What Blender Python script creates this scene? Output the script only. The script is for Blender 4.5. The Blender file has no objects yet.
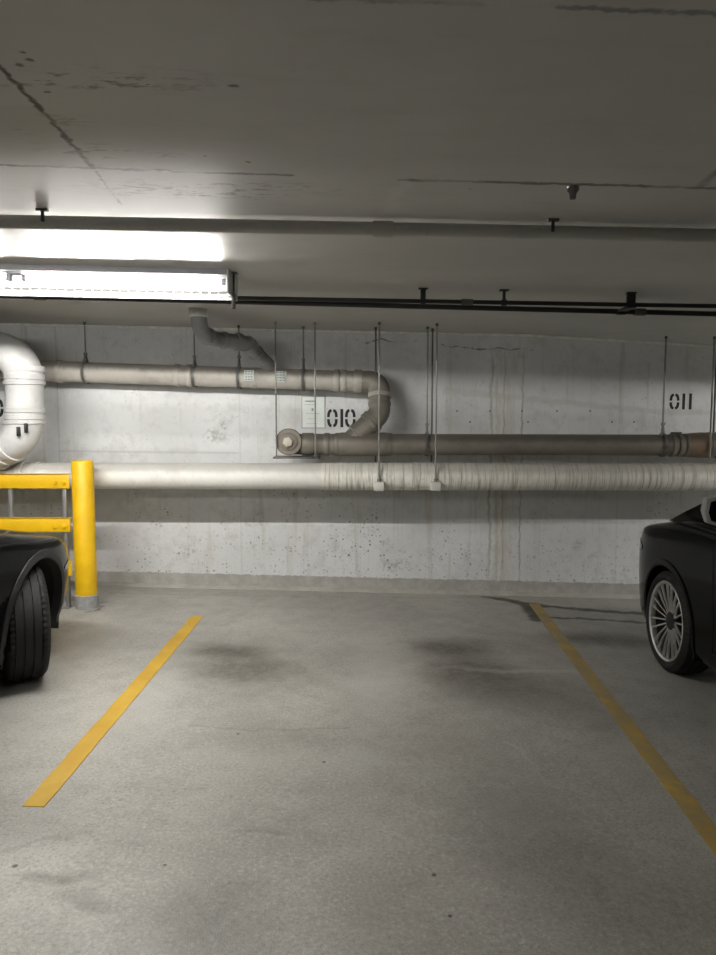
import bpy, bmesh, math, random
from mathutils import Vector, Matrix
from mathutils.bvhtree import BVHTree
random.seed(7)
S = bpy.context.scene
C = S.collection
R = math.radians
PI = math.pi

# ------------------------------------------------------------------ camera
H = 1.65; F = 717.0; PITCH = math.atan(60.5/717); YAW = math.atan(7/717)
cam = bpy.data.cameras.new('camera'); cam_o = bpy.data.objects.new('camera', cam); C.objects.link(cam_o)
cam_o.location = (0, 0, H); cam_o.rotation_euler = (PI/2-PITCH, 0, YAW)
cam.sensor_fit = 'VERTICAL'; cam.sensor_height = 36; cam.sensor_width = 36; cam.lens = F/955*36
cam.clip_start = 0.02; cam.clip_end = 100
S.camera = cam_o
CR = Matrix.Rotation(YAW, 3, 'Z') @ Matrix.Rotation(PI/2-PITCH, 3, 'X')

# ------------------------------------------------------------------ world, light, exposure
S.view_settings.view_transform = 'Standard'; S.view_settings.look = 'None'
S.view_settings.exposure = 0.0; S.view_settings.gamma = 1.0; S.view_settings.use_curve_mapping = False
S.cycles.use_denoising = True
S.cycles.max_bounces = 8; S.cycles.diffuse_bounces = 5; S.cycles.transparent_max_bounces = 16
S.cycles.sample_clamp_indirect = 4.0
W = bpy.data.worlds.new('garage_ambient'); S.world = W; W.use_nodes = True
W.node_tree.nodes['Background'].inputs[0].default_value = (0.60, 0.58, 0.53, 1)
W.node_tree.nodes['Background'].inputs[1].default_value = 0.025
TUBE = 770.0          # emission of the fluorescent tubes
TUBE_NEAR = 240.0     # same for the fixture out of frame to the left

def area(name, loc, rot, sx, sy, power, col=(1, .97, .92)):
    l = bpy.data.lights.new(name, 'AREA'); l.shape = 'RECTANGLE'; l.size = sx; l.size_y = sy
    l.energy = power; l.color = col
    o = bpy.data.objects.new(name, l); C.objects.link(o); o.location = loc; o.rotation_euler = rot
    return o
# dim fill light added out of view, up behind the camera on the left
area('added_fill_light', (-3.6, -1.2, 2.42), (0, 0, 0), 1.2, 0.2, 5)

# ------------------------------------------------------------------ measuring helpers (photo pixel -> point in the room)
TILT = 0.022
def ray(px, py):
    return (CR @ Vector(((px-358)/F, (477.5-py)/F, -1.0)))
def P(px, py, Y):
    d = ray(px, py); return Vector((0, 0, H)) + d*(Y/d.y)
def fz(x): return -TILT*x
def PF(px, py):                      # on the floor
    d = ray(px, py); t = -H/(d.z+TILT*d.x); return Vector((0, 0, H))+d*t
def zc(x, y):                        # ceiling height
    t = min(1, max(0, (y-4.4)/2.3)); t = t*t*(3-2*t)
    return H+0.791-TILT*x-(t*max(0, x-1.5)*0.038)
def PC(px, py):                      # on the ceiling
    d = ray(px, py); t = .8/d.z
    for _ in range(12):
        p = Vector((0, 0, H))+d*t; t += (zc(p.x, p.y)-p.z)/d.z*0.8
    return Vector((0, 0, H))+d*t
WY = 6.707

# ------------------------------------------------------------------ object helpers
def link(name, me, m=None, parent=None):
    o = bpy.data.objects.new(name, me); C.objects.link(o)
    if m:
        for k in (m if isinstance(m, (list, tuple)) else [m]): me.materials.append(k)
    if parent: o.parent = parent
    return o
def obj(name, bm, m=None, parent=None, smooth=40):
    me = bpy.data.meshes.new(name)
    bmesh.ops.recalc_face_normals(bm, faces=bm.faces[:])
    bm.to_mesh(me); bm.free()
    if smooth:
        for p in me.polygons: p.use_smooth = True
        me.set_sharp_from_angle(angle=R(smooth))
    return link(name, me, m, parent)
def tag(o, label=None, cat=None, group=None, kind=None):
    if label: o['label'] = label
    if cat: o['category'] = cat
    if group: o['group'] = group
    if kind: o['kind'] = kind
    return o
def thing(name, label, cat, loc, group=None):
    o = bpy.data.objects.new(name, None); C.objects.link(o); o.location = loc
    o.empty_display_size = .1
    return tag(o, label, cat, group)
def keep(o, parent):                 # parent built in room coordinates under an Empty
    o.parent = parent; o.matrix_parent_inverse = Matrix.Translation(-Vector(parent.location)); return o
def copy_thing(root, loc):
    r = root.copy(); C.objects.link(r); r.location = loc
    for ch in list(root.children):
        c = ch.copy(); C.objects.link(c); c.parent = r
        for g in list(ch.children):
            d = g.copy(); C.objects.link(d); d.parent = c
    return r

def box(bm, lo, hi, bev=0, M=None):
    r = bmesh.ops.create_cube(bm, size=1)
    vs = r['verts']
    lo = Vector(lo); hi = Vector(hi)
    for v in vs:
        v.co = Vector(((v.co.x+.5)*(hi.x-lo.x)+lo.x, (v.co.y+.5)*(hi.y-lo.y)+lo.y, (v.co.z+.5)*(hi.z-lo.z)+lo.z))
    if bev:
        es = set(e for v in vs for e in v.link_edges)
        g = bmesh.ops.bevel(bm, geom=list(es), offset=bev, segments=2, affect='EDGES', profile=.5)
        vs = list(set(v for f in g['faces'] for v in f.verts) | set(v for v in vs if v.is_valid))
    if M:
        for v in vs: v.co = M @ v.co
    return vs
def frames(pts):
    T = []
    n = len(pts)
    for i in range(n):
        a = pts[max(0, i-1)]; b = pts[min(n-1, i+1)]
        T.append((b-a).normalized())
    up = Vector((0, 0, 1)) if abs(T[0].z) < .9 else Vector((0, 1, 0))
    u = T[0].cross(up).normalized(); fr = []
    for t in T:
        u = (u-t*u.dot(t)).normalized(); fr.append((u, t.cross(u)))
    return fr
def tube(bm, pts, r, seg=16, cap=True):
    pts = [Vector(p) for p in pts]
    rs = r if isinstance(r, (list, tuple)) else [r]*len(pts)
    fr = frames(pts); rings = []
    for p, (u, v), q in zip(pts, fr, rs):
        rings.append([bm.verts.new(p+(u*math.cos(2*PI*k/seg)+v*math.sin(2*PI*k/seg))*q) for k in range(seg)])
    for a, b in zip(rings, rings[1:]):
        for k in range(seg): bm.faces.new((a[k], a[(k+1) % seg], b[(k+1) % seg], b[k]))
    if cap:
        bm.faces.new(rings[0][::-1]); bm.faces.new(rings[-1])
def fillet(pts, rad, n=8):
    pts = [Vector(p) for p in pts]; out = [pts[0]]
    for i in range(1, len(pts)-1):
        a, b, c = pts[i-1], pts[i], pts[i+1]
        d1 = (a-b).normalized(); d2 = (c-b).normalized(); ang = d1.angle(d2)
        L = min(rad/math.tan(ang/2), (a-b).length*.49, (c-b).length*.49)
        p0 = b+d1*L; p1 = b+d2*L
        rr = L*math.tan(ang/2)
        cen = b+(d1+d2).normalized()*(rr/math.sin(ang/2))
        v0 = p0-cen; v1 = p1-cen; w = v0.angle(v1)
        for k in range(n+1):
            t = k/n
            out.append(cen+(v0*math.sin((1-t)*w)+v1*math.sin(t*w))/math.sin(w))
    out.append(pts[-1]); return out
def lathe(bm, prof, seg=48, M=None, close=False):
    # prof: list of (axial, radius); axis +X
    rings = []
    for a, r in prof:
        ring = []
        for k in range(seg):
            t = 2*PI*k/seg; co = Vector((a, r*math.cos(t), r*math.sin(t)))
            ring.append(bm.verts.new(M @ co if M else co))
        rings.append(ring)
    pairs = list(zip(rings, rings[1:]))
    if close: pairs.append((rings[-1], rings[0]))
    for a, b in pairs:
        for k in range(seg): bm.faces.new((a[k], a[(k+1) % seg], b[(k+1) % seg], b[k]))
    if not close:
        bm.faces.new(rings[0][::-1]); bm.faces.new(rings[-1])

# ------------------------------------------------------------------ material helpers
class NT:
    def __init__(s, name, rough=.6, metal=0.0, coat=0.0, spec=.5):
        s.m = bpy.data.materials.new(name); s.m.use_nodes = True
        s.t = s.m.node_tree; s.b = s.t.nodes['Principled BSDF']
        s.set(s.b.inputs['Roughness'], rough); s.set(s.b.inputs['Metallic'], metal)
        s.set(s.b.inputs['Coat Weight'], coat); s.set(s.b.inputs['Specular IOR Level'], spec)
        s.pos = s.n('ShaderNodeTexCoord').outputs['Object']
    def n(s, k, **kw):
        x = s.t.nodes.new(k)
        for a, b in kw.items(): setattr(x, a, b)
        return x
    def set(s, sock, v):
        if isinstance(v, bpy.types.NodeSocket): s.t.links.new(v, sock)
        elif isinstance(v, (tuple, list, Vector)):
            v = tuple(v)
            if sock.type == 'RGBA' and len(v) == 3: v = v+(1,)
            sock.default_value = v
        else: sock.default_value = v
    def math(s, op, a, b=0.0, c=0.0, clamp=False):
        x = s.n('ShaderNodeMath', operation=op, use_clamp=clamp)
        s.set(x.inputs[0], a); s.set(x.inputs[1], b); s.set(x.inputs[2], c); return x.outputs[0]
    def mul(s, a, b): return s.math('MULTIPLY', a, b)
    def add(s, a, b): return s.math('ADD', a, b)
    def sub(s, a, b): return s.math('SUBTRACT', a, b)
    def vec(s, op, a, b=(0, 0, 0), out=0):
        x = s.n('ShaderNodeVectorMath', operation=op); s.set(x.inputs[0], a)
        if op == 'SCALE': s.set(x.inputs[3], b)
        else: s.set(x.inputs[1], b)
        return x.outputs[out]
    def xyz(s, v=None):
        x = s.n('ShaderNodeSeparateXYZ'); s.set(x.inputs[0], v or s.pos); return x.outputs
    def scaled(s, sc, v=None): return s.vec('MULTIPLY', v or s.pos, sc)
    def noise(s, scale, detail=4, rough=.55, v=None, col=False):
        x = s.n('ShaderNodeTexNoise'); s.set(x.inputs['Vector'], v or s.pos)
        s.set(x.inputs['Scale'], scale); s.set(x.inputs['Detail'], detail); s.set(x.inputs['Roughness'], rough)
        return x.outputs['Color' if col else 'Fac']
    def voro(s, scale, v=None, rand=1.0):
        x = s.n('ShaderNodeTexVoronoi'); s.set(x.inputs['Vector'], v or s.pos); s.set(x.inputs['Scale'], scale)
        s.set(x.inputs['Randomness'], rand); return x.outputs
    def ss(s, v, a, b, lo=0.0, hi=1.0):
        x = s.n('ShaderNodeMapRange', interpolation_type='SMOOTHSTEP')
        s.set(x.inputs[0], v); s.set(x.inputs[1], a); s.set(x.inputs[2], b); s.set(x.inputs[3], lo); s.set(x.inputs[4], hi)
        return x.outputs[0]
    def mix(s, f, a, b, mode='MIX'):
        x = s.n('ShaderNodeMix', data_type='RGBA', blend_type=mode); s.set(x.inputs[0], f)
        s.set(x.inputs[6], a); s.set(x.inputs[7], b); return x.outputs[2]
    def warp(s, amp, scale, v=None):
        c = s.noise(scale, 3, .6, v, True)
        return s.vec('ADD', v or s.pos, s.vec('SCALE', s.vec('SUBTRACT', c, (.5, .5, .5)), amp))
    def seg(s, v, a, b, w, soft):
        a = Vector(a); b = Vector(b); d = b-a
        pa = s.vec('SUBTRACT', v, a)
        t = s.math('DIVIDE', s.vec('DOT_PRODUCT', pa, d, 1), d.length_squared, clamp=True)
        q = s.n('ShaderNodeVectorMath', operation='SCALE'); q.inputs[0].default_value = tuple(d); s.set(q.inputs[3], t)
        e = s.vec('LENGTH', s.vec('SUBTRACT', pa, q.outputs[0]), out=1)
        return s.ss(e, w, w+soft, 1.0, 0.0)
    def poly(s, v, pts, w, soft):
        r = None
        for a, b in zip(pts, pts[1:]):
            k = s.seg(v, a, b, w, soft); r = k if r is None else s.math('MAXIMUM', r, k)
        return r
    def blob(s, v, c, rad, inner=0.0):
        inv = tuple(0 if k == 0 else 1/k for k in rad)
        e = s.vec('LENGTH', s.vec('MULTIPLY', s.vec('SUBTRACT', v, tuple(c)), inv), out=1)
        return s.ss(e, inner, 1.0, 1.0, 0.0)
    def col(s, c): s.set(s.b.inputs['Base Color'], c); return s
    def bump(s, h, strength=.3, dist=.01):
        x = s.n('ShaderNodeBump'); s.set(x.inputs['Strength'], strength); s.set(x.inputs['Distance'], dist); s.set(x.inputs['Height'], h)
        s.set(s.b.inputs['Normal'], x.outputs[0]); return s
    def rough(s, r): s.set(s.b.inputs['Roughness'], r); return s

def plain(name, col, rough=.5, metal=0., coat=0., var=.12, scale=18, bump=0.0):
    k = NT(name, rough, metal, coat)
    n = k.noise(scale, 4)
    k.col(k.mix(k.ss(n, .3, .75), tuple(c*(1-var) for c in col), tuple(min(1, c*(1+var)) for c in col)))
    if bump: k.bump(n, bump, .004)
    return k.m

def v3(p): return (p.x, p.y, p.z)

# ---- wall
def wall_material():
    k = NT('painted_concrete_wall', .55, spec=.35)
    x, y, z = k.xyz()
    zz = k.add(z, k.mul(x, TILT))
    n1 = k.noise(1.6, 5, .6); n2 = k.noise(9, 5, .65); n3 = k.noise(60, 3, .6)
    c = k.mix(k.ss(n1, .35, .7), (.66, .67, .67), (.75, .76, .765))
    c = k.mix(k.mul(k.ss(n2, .48, .70), .55), c, (.55, .55, .535))
    n5 = k.noise(3.2, 6, .7)
    c = k.mix(k.mul(k.ss(n5, .52, .68), .45), c, (.52, .515, .49))
    # vertical dirt runs
    st = k.noise(1, 5, .7, k.scaled((9, 1, .5)))
    c = k.mix(k.mul(k.ss(st, .54, .70), .5), c, (.48, .46, .40))
    # rust brown and pale drips near the crack, under the joint right of centre
    for px, w, s_, cc in ((490, .012, .5, (.32, .26, .15)), (497, .02, .45, (.42, .36, .24)), (506, .06, .34, (.54, .50, .40)), (521, .007, .7, (.30, .24, .14)), (503, .006, .5, (.33, .28, .17)), (512, .015, .3, (.50, .46, .36)), (537, .02, .22, (.50, .47, .40)), (541, .006, .3, (.45, .40, .30)), (470, .015, .2, (.52, .50, .44)), (586, .01, .25, (.55, .53, .48)), (420, .02, .15, (.5, .49, .45))):
        X = P(px, 480, WY).x
        wv = k.add(x, k.mul(k.sub(k.noise(4, 5, .7, k.scaled((.6, 1, 1))), .5), .10))
        m = k.ss(k.math('ABSOLUTE', k.sub(wv, X)), w*.3, w*1.7, 1.0, 0.0)
        m = k.mul(m, k.ss(k.noise(1, 5, .7, k.scaled((30, 1, 1.6))), .32, .58))
        m = k.mul(m, k.ss(z, 2.34, 2.1)) if px > 480 and px < 525 else k.mul(m, k.ss(z, 1.9, .9))
        c = k.mix(k.math('MINIMUM', k.mul(m, s_*1.15), .9), c, cc)
    # bug holes and chips, denser low on the wall
    low = k.ss(zz, .75, .2); lowr = k.add(k.mul(low, .07), .02)
    clus = k.ss(k.noise(1.7, 4, .6), .44, .60)
    for sc, thr in ((26, .24), (52, .24), (13, .14), (8, .12)):
        v = k.voro(sc, k.scaled((1, .2, 1)))
        keepit = k.ss(k.xyz(v['Color'])[0], .55, .6)
        m = k.ss(v['Distance'], thr*.6, thr*1.2, 1.0, 0.0)
        m = k.mul(k.mul(m, keepit), k.math('MAXIMUM', k.mul(clus, k.ss(zz, 1.3, .4, .25, 1.0)), k.mul(low, .6)))
        c = k.mix(k.mul(m, .85), c, (.17, .16, .15))
    # scuffed patches
    pv = k.warp(.12, 9)
    for px, py, rx, rz in ((214, 437, .16, .10), (222, 425, .06, .07), (190, 552, .10, .09), (385, 542, .06, .05), (578, 545, .09, .07), (592, 556, .07, .06), (262, 520, .08, .12), (395, 565, .2, .08)):
        m = k.blob(pv, P(px, py, WY), (rx, 0, rz), .2)
        m = k.mul(m, k.ss(k.noise(30, 4, .7), .45, .56))
        c = k.mix(k.mul(m, .75), c, (.40, .395, .38))
    # old plaster edge and tie holes to the right
    m = k.poly(k.warp(.07, 7), [P(445, 391, WY), P(520, 398, WY), P(590, 405, WY), P(660, 412, WY), P(716, 413, WY)], .012, .03)
    c = k.mix(k.mul(m, .4), c, (.50, .48, .43))
    for i, px in enumerate((457, 490, 522, 557, 590, 470, 528, 612, 634)):
        py = 411 if i < 5 else 422
        m = k.blob(k.pos, P(px, py, WY), (.012, 0, .012), .5); c = k.mix(k.mul(m, .85), c, (.12, .11, .10))
    # cracks near the top
    w = k.warp(.10, 6)
    for pl in ([P(352, 339, WY), P(366, 344, WY), P(380, 341, WY), P(398, 343, WY), P(420, 342, WY)], [P(441, 346, WY), P(452, 348, WY), P(470, 349, WY), P(495, 348, WY), P(531, 351, WY)]):
        c = k.mix(k.mul(k.mul(k.poly(w, pl, .001, .011), k.ss(k.noise(7, 3), .35, .6)), .9), c, (.09, .08, .07))
    # form seams
    for px, s_ in ((59, .35), (240, .2), (430, .15), (619, .2)):
        X = P(px, 440, WY).x
        c = k.mix(k.mul(k.ss(k.math('ABSOLUTE', k.sub(x, X)), .003, .012, 1., 0.), s_), c, (.35, .35, .34))
    m = k.seg(k.warp(.02, 5), P(60, 451, WY), P(238, 453, WY), .004, .012); c = k.mix(k.mul(m, .4), c, (.45, .45, .45))
    # grimy grey band low on the left
    m = k.mul(k.blob(k.warp(.1, 4), P(60, 560, WY), (1.1, 0, .16), .4), .35)
    c = k.mix(m, c, (.42, .42, .41))
    # unpainted base
    edge = k.add(zz, k.mul(k.sub(k.noise(14, 5, .7), .5), .05))
    base = k.ss(edge, .128, .136, 1.0, 0.0)
    bc = k.mix(k.ss(n2, .35, .7), (.36, .35, .32), (.46, .45, .42))
    bc = k.mix(k.mul(k.ss(n3, .6, .72), .5), bc, (.22, .21, .18))
    c = k.mix(base, c, bc)
    k.col(c)
    k.bump(k.add(k.mul(n2, .6), k.mul(n3, .4)), .25, .006)
    return k.m

# ---- ceiling
def ceiling_material():
    k = NT('painted_concrete_ceiling', .5, spec=.4)
    n1 = k.noise(.8, 5, .6); n2 = k.noise(1, 5, .65, k.scaled((3, 14, 1))); n3 = k.noise(45, 3)
    c = k.mix(k.ss(n1, .35, .7), (.52, .51, .48), (.60, .59, .565))
    c = k.mix(k.mul(k.ss(n2, .5, .72), .22), c, (.42, .41, .38))
    w = k.warp(.05, 5); w2 = k.warp(.035, 22)
    def L(pts): return [PC(*p) for p in pts]
    dk = (.07, .065, .058)
    for pts, wd, so, st in (([(-60, 0), (0, 66), (50, 119), (92, 166)], .003, .011, 1.0), ([(92, 166), (121, 205)], .001, .007, .7),
                            ([(-80, 163), (0, 165), (92, 168), (190, 172), (292, 175)], .005, .010, .75),
                            ([(402, 180), (470, 181.5), (530, 183), (640, 186), (760, 190)], .006, .012, .8),
                            ([(740, 160), (716, 172), (700, 187)], .006, .016, .5),
                            ([(310, -2), (420, 2), (480, 5)], .002, .010, .5), ([(560, 7), (640, 11), (760, 15)], .003, .010, .6)):
        m = k.poly(w2, L(pts), wd, so)
        m = k.mul(m, k.ss(k.noise(3.5, 4, .6), .30, .50, .35, 1.))
        c = k.mix(k.mul(m, st), c, dk)
    # pale patched seam
    m = k.poly(k.warp(.10, 9), L([(404, 180), (398, 192), (390, 212)]), .006, .03); c = k.mix(k.mul(m, .35), c, (.68, .67, .64))
    # spalled crust along the joint
    for px, py, rx, ry in ((180, 190, .55, .10), (150, 185, .30, .10), (260, 188, .35, .10), (60, 80, .3, .06), (100, 80, .4, .1), (120, 155, .3, .06), (40, 130, .12, .05), (80, 150, .22, .10), (20, 75, .12, .06), (60, 120, .12, .06), (200, 196, .5, .06)):
        m = k.blob(w, PC(px, py), (rx, ry, 0), .3)
        m = k.mul(m, k.ss(k.noise(1, 5, .7, k.scaled((14, 45, 1))), .52, .62))
        c = k.mix(k.mul(m, .7), c, (.22, .21, .19))
    for px, py, r in ((234, 86, .022), (248, 162, .014), (22, 52, .014), (30, 60, .02), (47, 92, .014), (205, 156, .01), (20, 65, .02), (148, 85, .008), (470, 189, .012)):
        m = k.blob(k.warp(.02, 40), PC(px, py), (r*.8, r*.6, 0), .4); c = k.mix(k.mul(m, .85), c, (.10, .09, .085))
    k.col(c); k.bump(k.add(k.mul(n2, .5), k.mul(n3, .3)), .25, .006)
    return k.m

# ---- floor
def floor_material():
    k = NT('worn_sealed_concrete_floor', .55, spec=.45)
    n1 = k.noise(.9, 5, .6); n2 = k.noise(7, 6, .65); n3 = k.noise(70, 4, .7); n4 = k.noise(240, 2)
    c = k.mix(k.ss(n1, .35, .68), (.30, .29, .26), (.40, .39, .355))
    c = k.mix(k.mul(k.ss(n2, .45, .72), .5), c, (.30, .29, .26))
    c = k.mix(k.mul(k.ss(n3, .52, .66), .45), c, (.54, .53, .50))
    c = k.mix(k.mul(k.ss(n3, .48, .34), .55), c, (.17, .16, .145))
    c = k.mix(k.mul(k.ss(n4, .52, .64), .4), c, (.15, .145, .13))
    w = k.warp(.35, 2.2); w2 = k.warp(.12, 9)
    grit = k.ss(k.noise(30, 6, .8), .34, .66, .55, 1.)
    blobs = [(225, 650, .42, .30, 1.0), (245, 672, .6, .6, .45), (455, 648, .46, .34, 1.0), (215, 925, .4, .35, .3), (480, 680, .5, .6, .5), (540, 690, .5, .5, .35), (600, 640, .7, .30, .45),
             (430, 760, .5, .7, .22), (520, 830, .45, .8, .28), (300, 740, .5, .4, .12), (640, 900, .6, .5, .35), (390, 930, .35, .5, .2), (210, 900, .25, .35, .22), (55, 880, .18, .07, .45), (90, 900, .2, .05, .35), (270, 830, .3, .25, .15), (610, 720, .4, .5, .25)]  # lower right blob partly paints shade into the floor colour
    for px, py, rx, ry, st in blobs:
        p = PF(px, py)
        c = k.mix(k.mul(k.mul(k.blob(w, p, (rx, ry, 0), .1), grit), min(.85, st*1.55)), c, (.10, .093, .078))
    for px, py, rx, ry in ((228, 652, .40, .20), (245, 668, .5, .32), (452, 648, .42, .22), (470, 668, .45, .40), (610, 640, .5, .22)):
        p = PF(px, py)
        c = k.mix(k.mul(k.mul(k.blob(k.warp(.2, 4), p, (rx, ry, 0), .05), grit), .62), c, (.07, .058, .045))
    # pale worn strips
    for px, py, rx, ry, st in ((380, 670, .35, 1.0, .25), (300, 760, .9, .25, .15), (520, 672, .8, .05, .3), (160, 690, .25, .5, .2), (100, 720, .9, .5, .15)):
        p = PF(px, py); c = k.mix(k.mul(k.blob(w, p, (rx, ry, 0), .1), st), c, (.56, .55, .51))
    # wet cracks running to the right hand car, and hairlines
    def L(pts): return [PF(*p) for p in pts]
    for pts, wd, so, st in (([(484, 597), (505, 599), (530, 608), (537, 618)], .010, .05, .7), ([(500, 599), (545, 606), (600, 611), (680, 616)], .010, .06, .75), ([(535, 617), (590, 619), (680, 625)], .006, .04, .7), ([(528, 604), (537, 619)], .03, .05, .7), ([(86, 612), (97, 611), (104, 606)], .006, .02, .6), ([(94, 604), (103, 602)], .006, .02, .4)):
        c = k.mix(k.mul(k.poly(w2, L(pts), wd*1.4, so), min(1, st*1.3)), c, (.06, .052, .04))
    for pts, st in (([(110, 593), (250, 596), (420, 598), (500, 597)], .35), ([(190, 726), (270, 730), (345, 728)], .35), ([(240, 831), (285, 835)], .4), ([(0, 852), (50, 838), (90, 832)], .25), ([(440, 676), (500, 690), (560, 693)], .25)):
        c = k.mix(k.mul(k.poly(w2, L(pts), .003, .02), st), c, (.12, .11, .10))
    c = k.mix(k.mul(k.poly(k.warp(.06, 8), L([(505, 742), (522, 750), (530, 762)]), .003, .015), .15), c, (.6, .59, .55))
    for px, py, r in ((324, 762, .012), (238, 734, .010), (15, 866, .014), (434, 875, .012), (165, 865, .008), (450, 916, .01), (410, 590, .015)):
        c = k.mix(k.mul(k.blob(k.pos, PF(px, py), (r, r, 0), .5), .9), c, (.05, .045, .04))
    k.col(c)
    k.rough(k.ss(k.add(k.mul(n2, .6), k.mul(n3, .4)), .3, .7, .36, .62))
    k.bump(k.add(k.add(k.mul(n2, .4), k.mul(n3, .5)), k.mul(n4, .5)), .35, .006)
    return k.m

def pipe_material(name, base, dirt, stripes=0.0, rough=.5, dust=.75):
    k = NT(name, rough, spec=.4)
    n = k.noise(4, 5, .6); n2 = k.noise(30, 4, .6)
    c = k.mix(k.mul(k.ss(n, .42, .72), .5), base, dirt)
    c = k.mix(k.mul(k.ss(n2, .55, .75), .3), c, tuple(d*.6 for d in dirt))
    if stripes:
        s1 = k.noise(1, 3, .7, k.scaled((45, 1.2, 2.5))); s2 = k.noise(1, 3, .7, k.scaled((130, 1.2, 3)))
        c = k.mix(k.mul(k.ss(s1, .50, .66), stripes), c, (.36, .34, .28))
        c = k.mix(k.mul(k.ss(s2, .54, .68), stripes), c, (.20, .185, .15))
        k.bump(k.add(k.mul(s1, .5), k.mul(s2, .5)), .35, .008)
    else: k.bump(n2, .2, .004)
    # settled dust on the upper side
    nz = k.xyz(k.n('ShaderNodeNewGeometry').outputs['Normal'])[2]
    up = k.ss(k.add(nz, k.mul(k.sub(k.noise(6, 5, .7), .5), .5)), .02, .62)
    c = k.mix(k.mul(up, dust), c, tuple(.5*d+.02 for d in dirt))
    k.col(c); return k.m

M = {}
M['wall'] = wall_material(); M['ceiling'] = ceiling_material(); M['floor'] = floor_material()
M['white_jacket'] = pipe_material('white_pipe_jacket', (.74, .73, .69), (.52, .50, .44), dust=.6)
M['wrap'] = pipe_material('streaked_pipe_wrap', (.84, .82, .75), (.58, .56, .48), .7, dust=.55)
M['white_pvc'] = pipe_material('white_painted_pipe', (.66, .66, .65), (.54, .53, .51), dust=.3)
M['grey_pipe'] = pipe_material('dusty_grey_pipe', (.235, .215, .18), (.125, .11, .088))
M['upper_pipe'] = pipe_material('dusty_pale_pipe', (.48, .455, .41), (.24, .215, .18), dust=.9)
M['hub'] = pipe_material('dusty_brown_hub', (.24, .21, .175), (.15, .125, .10))
M['brown_pipe'] = pipe_material('rust_brown_pipe', (.26, .19, .13), (.14, .10, .07))
M['ceiling_pipe'] = pipe_material('painted_sprinkler_pipe', (.58, .57, .54), (.46, .45, .42), dust=.1)
M['offset_pipe'] = pipe_material('dark_grey_pipe', (.30, .30, .30), (.20, .20, .20))
M['galv'] = plain('galvanised_steel', (.27, .265, .25), .5, .5)
M['dark_steel'] = plain('dark_steel', (.10, .095, .085), .5, .4)
M['black_pipe'] = plain('black_conduit', (.012, .012, .012), .45)
M['grey_band'] = plain('dirty_band', (.36, .35, .32), .5, .2)
M['yellow'] = plain('yellow_paint', (.78, .47, .004), .48, var=.06, scale=9)
M['grey_sleeve'] = plain('grey_concrete_sleeve', (.33, .33, .32), .7, scale=30, bump=.3)
M['black_stencil'] = plain('black_stencil_paint', (.012, .012, .012), .6)
M['paper'] = plain('white_paper', (.80, .85, .81), .6, var=.03)
M['ink'] = plain('grey_print', (.40, .42, .41), .7)
M['lamp_white'] = plain('white_enamel', (.62, .62, .62), .35, var=.03)
M['wire'] = plain('grey_wire', (.16, .16, .16), .5)
M['lamp_grey'] = plain('grey_enamel', (.40, .40, .42), .4, var=.05)
def line_material(name, wear_shade):
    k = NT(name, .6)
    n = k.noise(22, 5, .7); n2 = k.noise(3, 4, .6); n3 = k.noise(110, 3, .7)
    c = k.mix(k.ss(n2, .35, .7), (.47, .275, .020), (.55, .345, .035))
    c = k.mix(k.mul(k.ss(n, .55-wear_shade*.15, .75-wear_shade*.1), .55+wear_shade*.3), c, (.40, .31, .12))
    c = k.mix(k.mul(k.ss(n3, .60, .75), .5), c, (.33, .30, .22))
    c = k.mix(k.mul(k.ss(k.noise(5, 5, .7), .62-wear_shade*.30, .80-wear_shade*.2), .2+wear_shade*.55), c, (.27, .235, .15))
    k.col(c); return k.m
M['line'] = line_material('yellow_road_paint', 0.0); M['line_worn_shaded'] = line_material('worn_shaded_yellow_road_paint', 1.0)  # second one is worn and also darkened for the weaker light there
def emit(name, col, st):
    k = NT(name, .3); k.col((.8, .8, .8)); k.set(k.b.inputs['Emission Color'], col); k.set(k.b.inputs['Emission Strength'], st); return k.m
M['tube'] = emit('lit_fluorescent_tube', (1, .975, .93), TUBE)
M['tube_added'] = emit('added_fluorescent_tube_right', (1, .975, .93), TUBE*1.3)
M['tube_near'] = emit('lit_fluorescent_tube_near', (1, .975, .93), TUBE_NEAR)
def lens_material():
    k = NT('lit_acrylic_lens', .9, spec=0.0)
    tr = k.n('ShaderNodeBsdfTransparent'); mx = k.n('ShaderNodeMixShader'); mx.inputs[0].default_value = .08
    k.col((.06, .06, .06)); k.set(k.b.inputs['Emission Color'], (1, .985, .95)); k.set(k.b.inputs['Emission Strength'], 1.2)
    k.t.links.new(tr.outputs[0], mx.inputs[1]); k.t.links.new(k.b.outputs[0], mx.inputs[2])
    k.t.links.new(mx.outputs[0], k.t.nodes['Material Output'].inputs[0]); return k.m
M['lens'] = lens_material()
# cars
M['paint'] = NT('black_car_paint', .10, 0, 0, .09).col((.0045, .0052, .0055)).m
M['plastic'] = plain('black_car_plastic', (.02, .02, .02), .5)
M['liner'] = plain('wheel_well_liner', (.008, .008, .008), .9)
M['rubber'] = plain('tire_rubber', (.008, .008, .0085), .75, scale=60, bump=.4)
M['alloy'] = plain('bright_alloy', (.85, .85, .86), .25, 1.0, var=.04)
M['alloy_dark'] = plain('dark_alloy', (.012, .012, .013), .6, .0)
M['glass'] = NT('dark_car_glass', .04, 0, 0, .8).col((.012, .013, .014)).m
M['mirror_grey'] = plain('grey_mirror_housing', (.34, .34, .33), .3, .0, .6, var=.04)
M['lamp_lens'] = NT('headlamp_lens', .05, 0, 1.).col((.16, .16, .15)).m
M['seam'] = plain('panel_gap', (.003, .003, .003), .8)

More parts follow.
